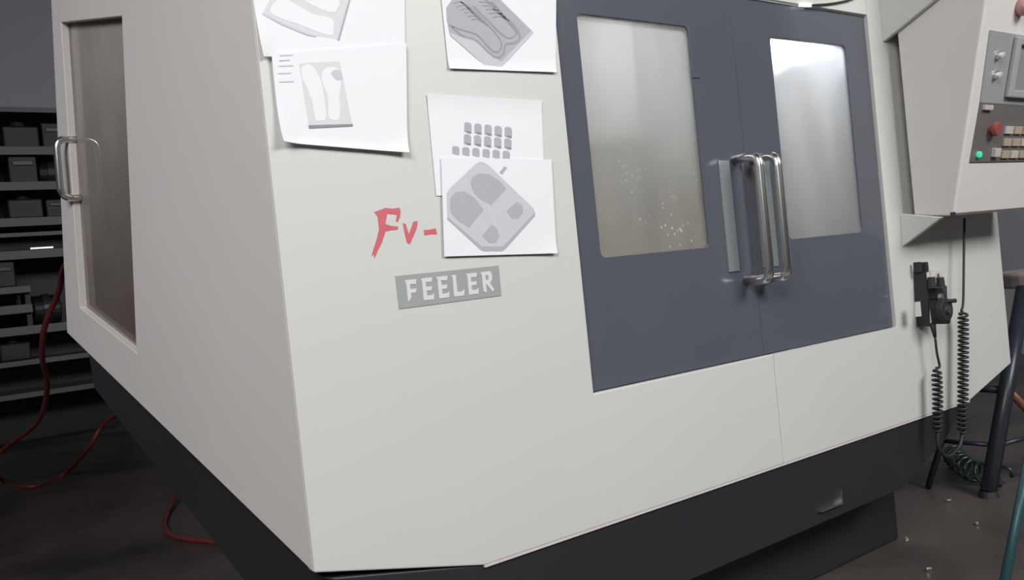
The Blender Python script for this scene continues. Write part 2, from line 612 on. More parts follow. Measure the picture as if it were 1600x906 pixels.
# black skirt below the front sheets, tapering in towards the floor
build('skirt', fplate([(0.62, 0.555), (0.985, ZB - 0.002), (3.06, ZB - 0.002), (2.90, 0.375), (2.60, 0.270), (1.32, 0.262), (1.02, 0.36)], [], FY + 0.006, FY + 0.05), M['black'], mc, bevel=0.003)
rise = (rb[1] - ZC) / rb[0]
build('side_skirt', plate([(0.03, ZC + 0.03), (rb[0] * 0.97, rb[1] + 0.02), (rb[0] * 0.95, rb[1] - 0.16), (0.12, 0.36), (0.03, 0.36)], [], SP0 - SN * 0.035, SD, Z, -SN, 0.012), M['black'], mc)
build('skirt_lip', fplate([(0.979, ZB - 0.005), (3.07, ZB - 0.005), (3.07, ZB), (0.979, ZB)], [], FY - 0.001, FY + 0.02), M['side'], mc)
# cast base standing on the floor, set well back
build('base', box((1.05, FY + 0.19, 0.0), (2.86, YR - 0.1, 0.50)), M['black'], mc, bevel=0.01)
# pull recess on the skirt
pc = on_y(1297, 784, FY)
build('skirt_pull', fplate([(pc.x - 0.055, pc.z - 0.018), (pc.x + 0.055, pc.z - 0.018), (pc.x + 0.055, pc.z + 0.024), (pc.x + 0.049, pc.z + 0.024), (pc.x + 0.049, pc.z - 0.012), (pc.x - 0.055, pc.z - 0.012)], [], FY - 0.006, FY + 0.012), M['chrome'], mc)

# working chamber seen through the panes
IX0, IX1, IY0, IY1, IZ0, IZ1 = 1.30, 3.34, FY + 0.045, 2.60, 0.72, 2.02
build('chamber_wall', box((IX0, IY1, IZ0), (IX1, IY1 + 0.02, IZ1)), M['steel'], mc)
build('chamber_wall', box((IX0 - 0.02, IY0, IZ0), (IX0, IY1, IZ1)), M['steel'], mc)
build('chamber_wall', box((IX1, IY0, IZ0), (IX1 + 0.02, IY1, IZ1)), M['steel'], mc)
build('chamber_ceiling', box((IX0, IY0, IZ1), (IX1, IY1, IZ1 + 0.02)), M['steel'], mc)
bm = bmesh.new()
for a, b in (((IX0, 1.02), (2.3, 0.74)), ((2.3, 0.74), (IX1, 1.02))):
    v = [bm.verts.new(p) for p in ((a[0], IY0, a[1]), (b[0], IY0, b[1]), (b[0], IY1, b[1]), (a[0], IY1, a[1]))]
    bm.faces.new(v)
build('chip_tray', bm, M['brown_steel'], mc)
# spindle column and head at the back of the chamber, table below
build('spindle_head', box((1.95, 2.2, 1.50), (2.22, 2.58, 2.0)), M['side'], mc, bevel=0.02)
build('spindle', cyl((2.085, 2.32, 1.5), (2.085, 2.32, 1.36), 0.06, 0.045), M['steel'], mc)
build('work_table', box((1.6, 2.05, 0.93), (2.75, 2.45, 0.985)), M['brown_steel'], mc, bevel=0.008)
build('telescopic_cover', box((2.98, 1.75, 0.80), (3.33, 2.55, 1.60)), M['brown_steel'], mc, bevel=0.01)
wl = build('work_or_fill_lamp', box((2.50, 1.905, 1.745), (2.80, 1.99, 1.93)), M['grey_plate'], mc, bevel=0.006)
build('lamp_glass', box((2.51, 1.893, 1.755), (2.79, 1.904, 1.92)), M['lamp'], wl)

build('inner_guard', box((2.53, 1.665, 0.86), (2.57, 1.86, 1.67)), M['guard'], mc, bevel=0.004)
wl = build('work_or_fill_lamp', box((1.5, 1.85, 2.005), (2.6, 1.95, 2.0195)), M['grey_plate'], mc)  # added strip, no known lamp: brightens the chamber behind the left pane
build('lamp_glass', box((1.51, 1.86, 1.992), (2.59, 1.94, 2.004)), M['fill_glow'], wl)

# the two sliding doors
DY = FY + 0.012
DT = 0.022


def door(x0, x1, gx0, gx1, gz0, gz1, glass, hx, sign):
    d = build('door', fplate([(x0, DZ0 + 0.003), (x1, DZ0 + 0.003), (x1, DZ1 - 0.002), (x0, DZ1 - 0.002)], [rrect(gx0, gx1, gz0, gz1, 0.016)], DY, DY + DT), M['door'], mc, bevel=0.001)
    build('glass_pane', fplate(rrect(gx0 + 0.0004, gx1 - 0.0004, gz0 + 0.0004, gz1 - 0.0004, 0.0156), [], DY + 0.004, DY + 0.010), glass, d)
    zt = on_y(1190, 242, FY - 0.072).z
    zb = on_y(1198, 437, FY - 0.072).z
    path = rounded([(hx, DY + 0.004, zt), (hx, FY - 0.072, zt), (hx, FY - 0.072, zb), (hx, DY + 0.004, zb)], 0.03)
    h = build('handle', tube(path, 0.0135, 14), M['chrome'], d, smooth=True)
    return d


SEAM_D = 1.984
ZG0, ZG1 = 1.113, 1.709
dl = door(DX0 + 0.002, SEAM_D - 0.0006, 1.410, 1.800, ZG0, ZG1, M['glassL'], on_y(1194, 335, FY - 0.072).x, -1)
dr = door(SEAM_D + 0.0006, DX1 - 0.002, 2.150, 2.527, ZG0, ZG1, M['glassR'], on_y(1222, 335, FY - 0.072).x, 1)
# light grey strips behind the two handles
zt = on_y(1140, 250, FY).z
zb = on_y(1140, 425, FY).z
build('handle_strip', fplate([(1.868, zb), (1.912, zb), (1.912, zt), (1.868, zt)], [], DY - 0.004, DY + 0.001), M['grey_plate'], dl)
build('handle_strip', fplate([(2.015, zb), (2.085, zb), (2.085, zt), (2.015, zt)], [], DY - 0.004, DY + 0.001), M['grey_plate'], dr)
build('edge_strip', fplate([(1.962, zb - 0.01), (1.972, zb - 0.01), (1.972, zt + 0.01), (1.962, zt + 0.01)], [], DY - 0.004, DY + 0.001), M['chrome'], dl)
# a strip of black seal hangs over the upper right edge of the left pane
build('seal_strip', fplate([xz(1082, 36), xz(1092, 36), xz(1098, 120), xz(1086, 120)], [], DY - 0.003, DY + 0.002), M['door'], dl)
# glowing plate painting lamp light through a gap, and cable above the doors
build('lamp_slit', fplate([xz(1249, 5.5), xz(1267, 6.5), xz(1266, 11), xz(1248, 10)], [], FY - 0.006, FY + 0.001), M['slit'], mc)
build('header_cable', tube(smooth_path([on_y(1268, 8, FY - 0.006), on_y(1300, 5.5, FY - 0.006), on_y(1330, -1, FY - 0.006), on_y(1350, -12, FY - 0.006)]), 0.003, 8), M['cable'], mc, smooth=True)

# ---- nameplate with its six letters, and the brush-painted letters beside the drawing


def crop(x, y):
    return (560 + x / 3.356, 230 + y / 3.356)


NP = [crop(192, 675), crop(733, 620), crop(748, 778), crop(212, 848)]
NPW = [on_y(*p, FY) for p in NP]
nm = build('nameplate', fplate([(p.x, p.z) for p in NPW], [], FY - 0.0015, FY + 0.001), M['name_grey'], mc)
LET = {
    'F': [(0.0, 0.0), (0.86, 0.0), (0.80, 0.22), (0.36, 0.20), (0.36, 0.42), (0.80, 0.42), (0.72, 0.60), (0.36, 0.60), (0.36, 0.78), (0.10, 1.0), (0.10, 0.16)],
    'E': [(0.0, 0.0), (0.88, 0.0), (0.82, 0.20), (0.36, 0.18), (0.36, 0.40), (0.80, 0.40), (0.74, 0.58), (0.36, 0.58), (0.36, 0.80), (0.72, 0.80), (0.90, 0.74), (0.84, 1.0), (0.08, 1.0), (0.10, 0.14)],
    'L': [(0.0, 0.0), (0.42, 0.0), (0.36, 0.10), (0.36, 0.80), (0.72, 0.80), (0.92, 0.72), (0.86, 1.0), (0.08, 1.0), (0.10, 0.12)],
    'R': [(0.0, 0.0), (0.80, 0.0), (0.92, 0.12), (0.90, 0.42), (0.70, 0.56), (1.0, 0.90), (0.86, 1.0), (0.40, 0.60), (0.36, 0.60), (0.36, 1.0), (0.10, 0.92), (0.10, 0.14)],
}


def npt(u, v):
    a = NPW[0].lerp(NPW[1], u)
    b = NPW[3].lerp(NPW[2], u)
    p = a.lerp(b, v)
    return (p.x, p.z)


for i, ch in enumerate('FEELER'):
    u0 = 0.075 + i * 0.146
    holes = []
    if ch == 'R':
        holes = [[npt(u0 + 0.125 * a, 0.16 + 0.68 * b) for a, b in ((0.38, 0.18), (0.62, 0.18), (0.62, 0.38), (0.38, 0.40))]]
    build('letter', fplate([npt(u0 + 0.125 * a, 0.16 + 0.68 * b) for a, b in LET[ch]], holes, FY - 0.0024, FY - 0.0010), M['name_letter'], nm)
FV = [
    [(82, 340), (108, 330), (140, 318), (180, 322), (212, 316), (220, 330), (218, 360), (205, 392), (196, 388), (202, 354), (150, 348), (140, 402), (170, 412), (208, 416), (206, 432), (170, 434), (140, 442), (122, 500), (98, 548), (84, 582), (80, 560), (68, 572), (80, 530), (96, 480), (108, 430), (100, 362)],
    [(232, 398), (248, 402), (264, 456), (288, 390), (310, 386), (306, 420), (286, 470), (268, 508), (254, 500), (240, 440)],
    [(342, 434), (372, 432), (404, 424), (412, 455), (380, 456), (346, 461)],
]
for pts in FV:
    build('painted_letter', fplate([xz(*crop(*p)) for p in pts], [], FY - 0.0008, FY + 0.0005), M['red_paint'], mc)

# gussets that carry the control box
BXL = 2.745
ga, gb_, gc = on_y(1412, 333, FY), on_y(1415, 385, FY), on_plane(1476, 341, Vector((BXL, 0, 0)), X)
bm = plate([(FY + 0.001, ga.z), (gc.y, gc.z + 0.004), (FY + 0.001, gb_.z)], [], Vector((BXL - 0.018, 0, 0)), Y, Z, X, 0.020)
build('gusset', bm, M['white'], mc, bevel=0.003)
g1 = on_y(1383, 66, FY)
g2 = on_plane(1452, 10, Vector((BXL - 0.004, 0, 0)), X)
g2b = g2 + (g2 - Vector((BXL - 0.004, FY, g1.z))) * 0.6
bm = plate([(FY + 0.001, g1.z), (g2b.y, g2b.z), (g2b.y, TOP), (FY + 0.001, TOP)], [], Vector((BXL - 0.018, 0, 0)), Y, Z, X, 0.020)
build('gusset', bm, M['white'], mc, bevel=0.003)

# ------------------------------------------------------------------ control box
pb = on_plane(1490, 337, Vector((BXL, 0, 0)), X)      # lower front edge of its left face
pt = on_plane(1540, 0, Vector((BXL, 0, 0)), X)
sl = (pt.y - pb.y) / (pt.z - pb.z)
cb = thing('control_box', 'off-white control box with screen, keys and red button hung right of doors', 'control panel', (3.05, 1.45, pb.z))
BY = 1.530
ZT = 2.05
prof = [(BY, pb.z + 0.012), (pb.y + 0.01, pb.z), (pb.y, pb.z + 0.008), (pb.y + sl * (ZT - pb.z), ZT), (BY, ZT)]
build('housing', plate(prof, [], Vector((BXL + 0.004, 0, 0)), Y, Z, X, 0.62), M['box'], cb, bevel=0.012, seg=3)
# bases on the inclined face
F0 = Vector((BXL, pb.y, pb.z))
FU = Vector((0, sl, 1)).normalized()
FN = X.cross(FU)                                      # outward?
if FN.y > 0:
    FN = -FN


def face(px, py):
    p = on_plane(px, py, F0, FN)
    return ((p - F0).dot(X), (p - F0).dot(FU))


def cplate(pts, out0, out1):
    return plate(pts, [], F0 + FN * out0, X, FU, FN, out1 - out0)


def cpt(px, py, out=0.0):
    a, b = face(px, py)
    return F0 + X * a + FU * b + FN * out


ul, ll = face(1546, 47), face(1515, 253)
mid = face(1531, 160)
XM = 0.60
build('display_panel', cplate([(mid[0], mid[1]), (XM, mid[1]), (XM, ul[1]), (ul[0], ul[1])], 0.0, 0.003), M['panel'], cb)
build('key_panel', cplate([(ll[0], ll[1]), (XM, ll[1]), (XM, mid[1] - 0.001), (mid[0], mid[1] - 0.001)], 0.0, 0.003), M['keyp'], cb)
s0, s1 = face(1567, 152), face(1578, 56)
bz = build('screen_bezel', plate([(s0[0], s0[1]), (XM - 0.03, s0[1]), (XM - 0.03, s1[1]), (s0[0] + 0.004, s1[1])], [[(s0[0] + 0.035, s0[1] + 0.025), (XM - 0.06, s0[1] + 0.025), (XM - 0.06, s1[1] - 0.025), (s0[0] + 0.035, s1[1] - 0.025)]], F0 + FN * 0.003, X, FU, FN, 0.016), M['bezel'], cb, bevel=0.005)
build('screen', cplate([(s0[0] + 0.02, s0[1] + 0.015), (XM - 0.05, s0[1] + 0.015), (XM - 0.05, s1[1] - 0.015), (s0[0] + 0.02, s1[1] - 0.015)], 0.003, 0.006), M['screen'], bz)
for px, py in ((1557, 86), (1553, 117)):
    kb = build('knob', cyl(cpt(px, py, 0.002), cpt(px, py, 0.012), 0.014, 0.012), M['chrome'], cb, smooth=False, bevel=0.001)
    c0 = cpt(px, py, 0.014)
    build('grip', obox(c0, (X + FU * 0.5).normalized(), FN, (FU - X * 0.5).normalized(), 0.013, 0.007, 0.004), M['label'], kb)
# emergency stop, switches, lamp and keys
e0, e1 = cpt(1547, 201, 0.002), cpt(1547, 201, 0.014)
eb = build('stop_button', cyl(e0, e1, 0.016), M['red'], cb)
build('button_cap', cyl(e1, e1 + FN * 0.014, 0.024, 0.021), M['red'], eb, bevel=0.003)
tp0 = cpt(1592, 12, 0.0)
rc = build('red_push_button', tube([tp0, tp0 + FN * 0.02, tp0 + FN * 0.034, tp0 + FN * 0.04], [0.026, 0.026, 0.02, 0.004], 20), M['redcap'], cb, smooth=True)
build('switch', obox(cpt(1540, 168, 0.007), X, FU, FN, 0.026, 0.008, 0.006), M['keyw'], cb, bevel=0.002)
gl0 = cpt(1526, 241, 0.002)
build('green_lamp', cyl(gl0, gl0 + FN * 0.012, 0.010), M['green'], cb, bevel=0.002)
build('switch', obox(cpt(1552, 238, 0.009), X, FU, FN, 0.018, 0.014, 0.008), M['keyw'], cb, bevel=0.002)
krow = [face(1572, 203)[1], face(1572, 222)[1], face(1572, 241)[1]]
kx = face(1568, 215)[0]
for r_, v in enumerate(krow):
    for c_ in range(4):
        a = kx + 0.016 + c_ * 0.062
        if a > XM - 0.04:
            continue
        build('key', obox(F0 + X * a + FU * v + FN * 0.006, X, FU, FN, 0.025, 0.0125, 0.004), M['key'] if (r_ + c_) % 3 else M['keyw'], cb, bevel=0.0015)
# small dark bolt under the front edge
bp = cpt(1491, 334, 0.0)
build('bolt', cyl(bp + Vector((0.004, 0.006, -0.006)), bp + Vector((0.004, 0.006, 0.006)), 0.008, sides=8), M['black'], cb)

# ------------------------------------------------------------------ handwheel pendant and its cable
HY = FY - 0.0
hw = thing('handwheel_pendant', 'dark green-grey handwheel pendant hooked in black bracket beside right door', 'remote control', on_y(1455, 505, FY - 0.03))


def hb3(px, py, y):
    return on_y(px, py, y)


def hbox(pxs, y0, y1):
    m_ = (min(p[0] for p in pxs) + max(p[0] for p in pxs)) / 2
    return fplate([xz(*p, y=y1 if p[0] < m_ else y0) for p in pxs], [], y0, y1)


br = build('bracket', hbox([(1427, 418), (1447, 421), (1452, 472), (1453, 507), (1433, 510), (1429, 470)], FY - 0.045, FY - 0.001), M['rubber'], hw, bevel=0.004)
for px in (1433, 1443):
    p = on_y(px, 416, FY - 0.02)
    build('hook', box((p.x - 0.008, FY - 0.035, p.z - 0.02), (p.x + 0.006, FY - 0.01, p.z + 0.014)), M['rubber'], br, bevel=0.003)
bd = build('body', hbox([(1451, 447), (1472, 449), (1478, 466), (1487, 474), (1487, 490), (1484, 503), (1456, 507), (1452, 480)], FY - 0.075, FY - 0.012), M['pend'], hw, bevel=0.008)
for px in (1456, 1470):
    p = on_y(px, 447, FY - 0.055)
    build('selector_knob', cyl(p - Z * 0.004, p + Z * 0.030, 0.014, 0.012, 14), M['rubber'], hw, bevel=0.002)
p = on_y(1471, 484, FY - 0.075)
wh = build('handwheel', cyl(p, p - Y * 0.02, 0.040, 0.038, 28), M['rubber'], hw, bevel=0.003)
build('wheel_hub', cyl(p - Y * 0.018, p - Y * 0.028, 0.016, 0.013, 18), M['pend'], wh)
q = on_y(1476, 471, FY - 0.09)
build('crank_knob', cyl(q, q + Vector((0.045, -0.012, -0.002)), 0.006, 0.007, 12), M['rubber'], wh)
q = on_y(1470, 463, FY - 0.08)
build('dial', cyl(q + Y * 0.004, q - Y * 0.006, 0.012, 0.010, 14), M['chrome'], bd)
build('sticker', hbox([(1428, 472), (1438, 471), (1440, 494), (1429, 495)], FY - 0.048, FY - 0.044), M['label'], br)
q = on_y(1460, 431, FY)
build('mounting_stud', cyl(q - Y * 0.0005, q - Y * 0.014, 0.010, 0.008, 12), M['chrome'], hw)
build('mounting_pad', fplate([xz(1452, 421), xz(1470, 423), xz(1472, 442), xz(1453, 441)], [], FY - 0.003, FY - 0.0003), M['label'], hw)
q = on_y(1457, 505, FY - 0.05)
q2 = on_y(1461, 527, FY - 0.05)
build('strain_relief', tube([q, q.lerp(q2, 0.5), q2], [0.010, 0.008, 0.005], 12), M['rubber'], hw, smooth=True)

CY = FY - 0.05
cc = thing('coiled_cable', 'black coiled cable looping from control box down to handwheel pendant', 'cable', on_y(1476, 712, CY))
q2 = on_y(1461, 526, CY)
a1 = [on_y(1507, 341, CY), on_y(1506, 400, CY), on_y(1505, 470, CY), on_y(1502, 486, CY)]
build('straight_lead', tube(smooth_path(a1), 0.0042, 8), M['cable'], cc, smooth=True)
build('coil', tube(coil([on_y(1502, 486, CY), on_y(1505, 500, CY), on_y(1505, 570, CY), on_y(1504, 680, CY)], 0.0145, 27), 0.0042, 6), M['cable'], cc, smooth=True)
build('bottom_loop', tube(smooth_path([on_y(1504, 679, CY), on_y(1498, 699, CY), on_y(1481, 713, CY), on_y(1467, 700, CY), on_y(1465, 676, CY)]), 0.0065, 8), M['cable'], cc, smooth=True)
build('coil', tube(coil([on_y(1465, 678, CY), on_y(1465, 620, CY), on_y(1463, 574, CY)], 0.0135, 14), 0.0042, 6), M['cable'], cc, smooth=True)
build('straight_lead', tube(smooth_path([on_y(1463, 575, CY), on_y(1468, 572, CY), on_y(1464, 552, CY), q2 - Z * 0.004]), 0.0042, 8), M['cable'], cc, smooth=True)

# ------------------------------------------------------------------ printed sheets taped to the front


def sheet(corners, y, curl, n=24):
    """Paper through four front-plane corners (tl, tr, br, bl), lifted off the plane by curl(u, v)."""
    tl, tr, br_, bl = [Vector((*xz(*c), 0)) for c in corners]
    bm = bmesh.new()
    G = []
    for j in range(n + 1):
        row = []
        for i in range(n + 1):
            u, v = i / n, j / n
            p = tl.lerp(tr, u).lerp(bl.lerp(br_, u), v)
            row.append(bm.verts.new((p.x, y - curl(u, v), p.y)))
        G.append(row)
    for j in range(n):
        for i in range(n):
            bm.faces.new((G[j][i], G[j][i + 1], G[j + 1][i + 1], G[j + 1][i]))
    return bm


def add_sheet(name, label, corners, y, curl, group='printed drawings taped to the machine front'):
    c = on_y(sum(p[0] for p in corners) / 4, sum(p[1] for p in corners) / 4, FY)
    t = thing(name, label, 'paper', c, group)
    o = build('sheet', sheet(corners, y, curl), M['paper'], t)
    s = o.modifiers.new('solid', 'SOLIDIFY')
    s.thickness = 0.0004
    s.offset = 0
    return t


def ink(t, pts, y, m, name='printed_shape', holes=()):
    return build(name, fplate([xz(*p) for p in pts], [[xz(*p) for p in h] for h in holes], y, y + 0.0001), M[m], t)


def closed(pts, n=6):
    """Smooth closed outline through 2D points."""
    out = []
    L = len(pts)
    for i in range(L):
        a, b, c, d = [Vector((*pts[(i + k) % L], 0)) for k in (-1, 0, 1, 2)]
        for k in range(n):
            s = k / n
            p = 0.5 * (2 * b + (c - a) * s + (2 * a - 5 * b + 4 * c - d) * s * s + (3 * b - a - 3 * c + d) * s ** 3)
            out.append((p.x, p.y))
    return out


def c4(x, y):
    return (380 + x * 0.325, y * 0.325)


ss = lambda a, b, x: max(0.0, min(1.0, (x - a) / (b - a))) ** 2

# sheet A, top left, its lower left corner lifting
yA = FY - 0.003
tA = add_sheet('drawing_sheet', 'paper at the top left corner, its print of a tilted mould cut by frame', [(384, -78), (630, -92), (632, 72), (408, 91)], yA, lambda u, v: 0.012 * ss(0.12, 0, u) * ss(0.5, 1, v))
ink(tA, [c4(*p) for p in ((88, 72), (120, 10), (150, -40), (300, -90), (540, -40), (512, 0), (455, 196), (420, 185), (300, 170), (180, 120))], yA - 0.0004, 'ink_faint')
ink(tA, closed([c4(*p) for p in ((128, 60), (150, 12), (200, 0), (260, 30), (330, 68), (420, 92), (432, 130), (420, 172), (340, 150), (260, 118), (180, 92))]), yA - 0.0007, 'paper')
ink(tA, closed([c4(*p) for p in ((240, -50), (330, -60), (420, -20), (460, 10), (450, 44), (430, 62), (380, 50), (300, 10))]), yA - 0.0007, 'paper')
ink(tA, [c4(*p) for p in ((88, 72), (92, 66), (180, 110), (300, 162), (345, 172), (345, 182), (300, 172), (180, 122))], yA - 0.0010, 'ink_light')
ink(tA, [c4(*p) for p in ((505, 0), (512, 0), (458, 198), (450, 194))], yA - 0.0010, 'ink_mid')

# sheet B below it
yB = FY - 0.0075
tB = add_sheet('drawing_sheet', 'creased paper with curled lower corner and a pair of upright insoles printed', [(422, 86), (632, 69), (634, 240), (436, 224)], yB, lambda u, v: 0.015 * ss(0.18, 0, u) * ss(0.45, 1, v) + 0.006 * ss(0.75, 1, u) * ss(0.7, 1, v) + 0.003 * ss(0.88, 1, v))
yp = yB - 0.0005
ink(tB, [c4(*p) for p in ((262, 312), (300, 306), (455, 300), (516, 600), (308, 614))], yp, 'ink_faint')
ink(tB, closed([c4(*p) for p in ((272, 335), (292, 316), (325, 322), (350, 360), (368, 400), (385, 500), (390, 570), (365, 584), (340, 578), (325, 500), (300, 430), (280, 390))]), yp - 0.0003, 'paper')
ink(tB, closed([c4(*p) for p in ((372, 350), (395, 330), (430, 328), (455, 345), (462, 400), (455, 470), (458, 540), (450, 578), (420, 580), (402, 560), (398, 470), (372, 400))]), yp - 0.0003, 'paper')
ink(tB, closed([c4(*p) for p in ((415, 352), (440, 340), (462, 352), (466, 384), (445, 390), (425, 376))]), yp - 0.0006, 'ink_light')
ink(tB, [c4(*p) for p in ((306, 606), (518, 600), (518, 611), (308, 622))], yp - 0.0006, 'ink_dark')
for x0, y0, w in ((170, 268, 60), (165, 292, 50), (162, 318, 70), (160, 354, 62), (165, 394, 68)):
    ink(tB, [c4(x0, y0), c4(x0 + w, y0 - 2), c4(x0 + w, y0 + 4), c4(x0, y0 + 7)], yp - 0.0006, 'ink_faint', 'handwritten_line')

# sheet C, top, beside the doors
yC = FY - 0.003
tC = add_sheet('drawing_sheet', 'paper beside the door top with a grey mould of ridged insoles', [(684, -48), (868, -48), (867, 114), (700, 108)], yC, lambda u, v: 0.006 * ss(0.86, 1, v) * (0.4 + 0.6 * abs(u - 0.45)))
yp = yC - 0.0012
pC = [(975, 100), (972, 40), (1000, 0), (1060, -60), (1160, -70), (1390, 158), (1240, 322), (1165, 325), (990, 170)]
ink(tC, [c4(*p) for p in pC], yp, 'ink_mid')
ink(tC, [c4(*p) for p in ((990, 160), (1040, 180), (1110, 195), (1180, 260), (1235, 300), (1380, 150), (1390, 158), (1240, 322), (1165, 325), (990, 172))], yp - 0.0003, 'ink_light')


def ribbon(pts, w, n=6, close=False):
    """A flat pen line of width w (pixels of the crop) along a smooth path; returns its outline."""
    P = [p.to_2d() for p in smooth_path([Vector((*p, 0)) for p in pts], n)]
    L, R = [], []
    for i, p in enumerate(P):
        t = (P[min(i + 1, len(P) - 1)] - P[max(i - 1, 0)]).normalized()
        nn = Vector((-t.y, t.x)) * w / 2
        L.append(tuple(p + nn))
        R.append(tuple(p - nn))
    return L + R[::-1]


for pts, w in (([(985, 120), (1050, 175), (1110, 195), (1170, 250), (1210, 278), (1245, 262), (1258, 215), (1300, 208), (1325, 180), (1300, 130), (1240, 70), (1190, 10)], 9),
               ([(1000, 130), (1060, 150), (1120, 170), (1180, 235), (1212, 252), (1235, 232), (1228, 190), (1170, 120), (1100, 50), (1040, 10)], 7),
               ([(1100, 30), (1160, 90), (1230, 160), (1270, 185), (1305, 170), (1300, 145), (1250, 90), (1190, 40)], 7)):
    ink(tC, [c4(*p) for p in ribbon(pts, w)], yp - 0.0006, 'ink_line', 'printed_outline')
for i in range(6):
    o_ = i * 17
    ink(tC, [c4(*p) for p in ribbon([(1005 + o_, 20 + o_ * 0.9), (1040 + o_, 12 + o_), (1085 + o_, 50 + o_ * 0.9)], 4)], yp - 0.0006, 'ink_line', 'printed_ridge')
for i in range(6):
    o_ = i * 17
    ink(tC, [c4(*p) for p in ribbon([(1110 + o_, -8 + o_ * 1.1), (1150 + o_, -2 + o_), (1190 + o_, 20 + o_)], 4)], yp - 0.0006, 'ink_line', 'printed_ridge')

# sheet D, rows of small tiles
yD = FY - 0.002
tD = add_sheet('drawing_sheet', 'paper printed with three rows of small grey tiles', [(666, 147), (845, 158), (851, 309), (681, 306)], yD, lambda u, v: 0.003 * ss(0.2, 0, v))
yp = yD - 0.0004
for row, (y0, n, x0, dy) in enumerate(((588, 5, 1060, 5.5), (645, 5, 1058, 5), (702, 6, 1002, 4.5))):
    for i in range(n):
        ax_, ay_ = x0 + i * 48.5, y0 + i * dy
        h = 55 if row < 2 else 46
        ink(tD, [c4(*p) for p in ((ax_, ay_ + 6), (ax_ + 10, ay_), (ax_ + 30, ay_ + 4), (ax_ + 36, ay_ + 18), (ax_ + 34, ay_ + h), (ax_ + 18, ay_ + h - 2), (ax_, ay_ + h - 8))], yp, 'ink_mid', 'printed_tile')
        if row < 2:
            ink(tD, [c4(*p) for p in ((ax_ + 4, ay_ + h - 14), (ax_ + 34, ay_ + h - 10), (ax_ + 34, ay_ + h), (ax_ + 18, ay_ + h - 1))], yp - 0.0003, 'ink_dark', 'printed_shadow')

# sheet E, overlapping D
yE = FY - 0.0062
tE = add_sheet('drawing_sheet', 'lowest paper, overlapping the tile print, showing a plate with four dark pockets', [(687, 247), (859, 250), (867, 396), (692, 401)], yE, lambda u, v: 0.004 * ss(0.8, 1, v) * ss(0.6, 1, u))


def c7(x, y):
    return (660 + x * 0.298, 140 + y * 0.298)


yp = yE - 0.0005
ink(tE, [c7(*p) for p in ((118, 548), (135, 520), (270, 392), (290, 380), (312, 382), (340, 400), (575, 625), (582, 650), (578, 668), (425, 838), (410, 848), (310, 848), (295, 840), (122, 682))], yp, 'ink_light')
ink(tE, [c7(*p) for p in ((122, 682), (122, 668), (300, 822), (412, 824), (580, 645), (582, 660), (578, 668), (425, 838), (410, 848), (310, 848), (295, 840))], yp - 0.0003, 'ink_mid', 'printed_edge')
for pts in (((243, 500), (250, 465), (285, 442), (340, 445), (395, 480), (432, 522), (352, 606), (300, 580), (262, 545)),
            ((135, 612), (138, 570), (165, 540), (210, 535), (265, 570), (312, 632), (236, 724), (180, 690), (145, 655)),
            ((430, 640), (484, 590), (515, 608), (518, 645), (495, 678), (465, 680)),
            ((302, 768), (356, 708), (385, 735), (394, 775), (375, 804), (340, 806))):
    ink(tE, [c7(*p) for p in pts], yp - 0.0003, 'ink_mid', 'printed_pocket')
ink(tE, [c7(*p) for p in ((394, 438), (420, 405), (436, 412), (410, 448))], yp, 'ink_mid', 'printed_pin')

# ------------------------------------------------------------------ storage rack far behind on the left
RKY = 8.3
rk = thing('storage_rack', 'tall grey shelving rack in the dark behind the machine', 'shelf', (1.0, RKY + 0.3, 0))
RX_0, RX_1 = -0.55, 2.3


def zat(py, px=45):
    return on_y(px, py, RKY).z


shelf_px = [168, 229, 284, 340, 391, 509, 562, 613]
sz = [zat(p) for p in shelf_px]
for i, z in enumerate(sz):
    t_ = 0.022 if i in (0, 6, 7) else 0.05
    bm = box((RX_0, RKY, z - t_), (RX_1, RKY + 0.6, z))
    add_box(bm, (RX_0, RKY - 0.012, z - t_ - 0.02), (RX_1, RKY, z))
    build('shelf', bm, M['rack'], rk)
build('back_panel', box((RX_0, RKY + 0.605, 0.05), (RX_1, RKY + 0.62, sz[0])), M['bin'], rk)
build('cross_beam', box((RX_0, RKY - 0.01, zat(369)), (RX_1, RKY + 0.03, zat(363))), M['rack'], rk)
for x in (RX_0, 1.75, RX_1):
    for y in (RKY + 0.01, RKY + 0.55):
        build('post', box((x - 0.03, y - 0.02, 0), (x + 0.03, y + 0.03, sz[0] + 0.03)), M['rack'], rk)


def bin_(x0, x1, z0, h, kind, label):
    t = thing('tool_block', label, 'tool block', ((x0 + x1) / 2, RKY + 0.25, z0), 'dark tooling blocks on the rear rack')
    w = x1 - x0
    if kind == 0:
        build('block', box((x0, RKY + 0.06, z0 + 0.0005), (x1, RKY + 0.45, z0 + h * 0.75)), M['bin'], t, bevel=0.015)
        c = Vector(((x0 + x1) / 2, RKY + 0.25, z0 + h * 0.75))
        build('boss', cyl(c, c + Z * h * 0.25, w * 0.25, w * 0.2), M['bin_edge'], t, bevel=0.006)
    elif kind == 1:
        build('block', box((x0, RKY + 0.06, z0 + 0.0005), (x1, RKY + 0.45, z0 + h)), M['bin'], t, bevel=0.012)
        build('lip', box((x0 + 0.03, RKY + 0.045, z0 + h * 0.62), (x1 - 0.03, RKY + 0.07, z0 + h * 0.78)), M['bin_edge'], t, bevel=0.004)
    else:
        build('drum', tube([(x0, RKY + 0.25, z0 + h * 0.505), (x1, RKY + 0.25, z0 + h * 0.505)], h * 0.5, 24), M['bin'], t, bevel=0.01)
        build('hub', tube([((x0 + x1) / 2 - 0.03, RKY + 0.24, z0 + h * 0.53), ((x0 + x1) / 2 + 0.03, RKY + 0.24, z0 + h * 0.53)], h * 0.52, 24), M['bin_edge'], t)
    return t


def xat(px, py=300):
    return on_y(px, py, RKY).x


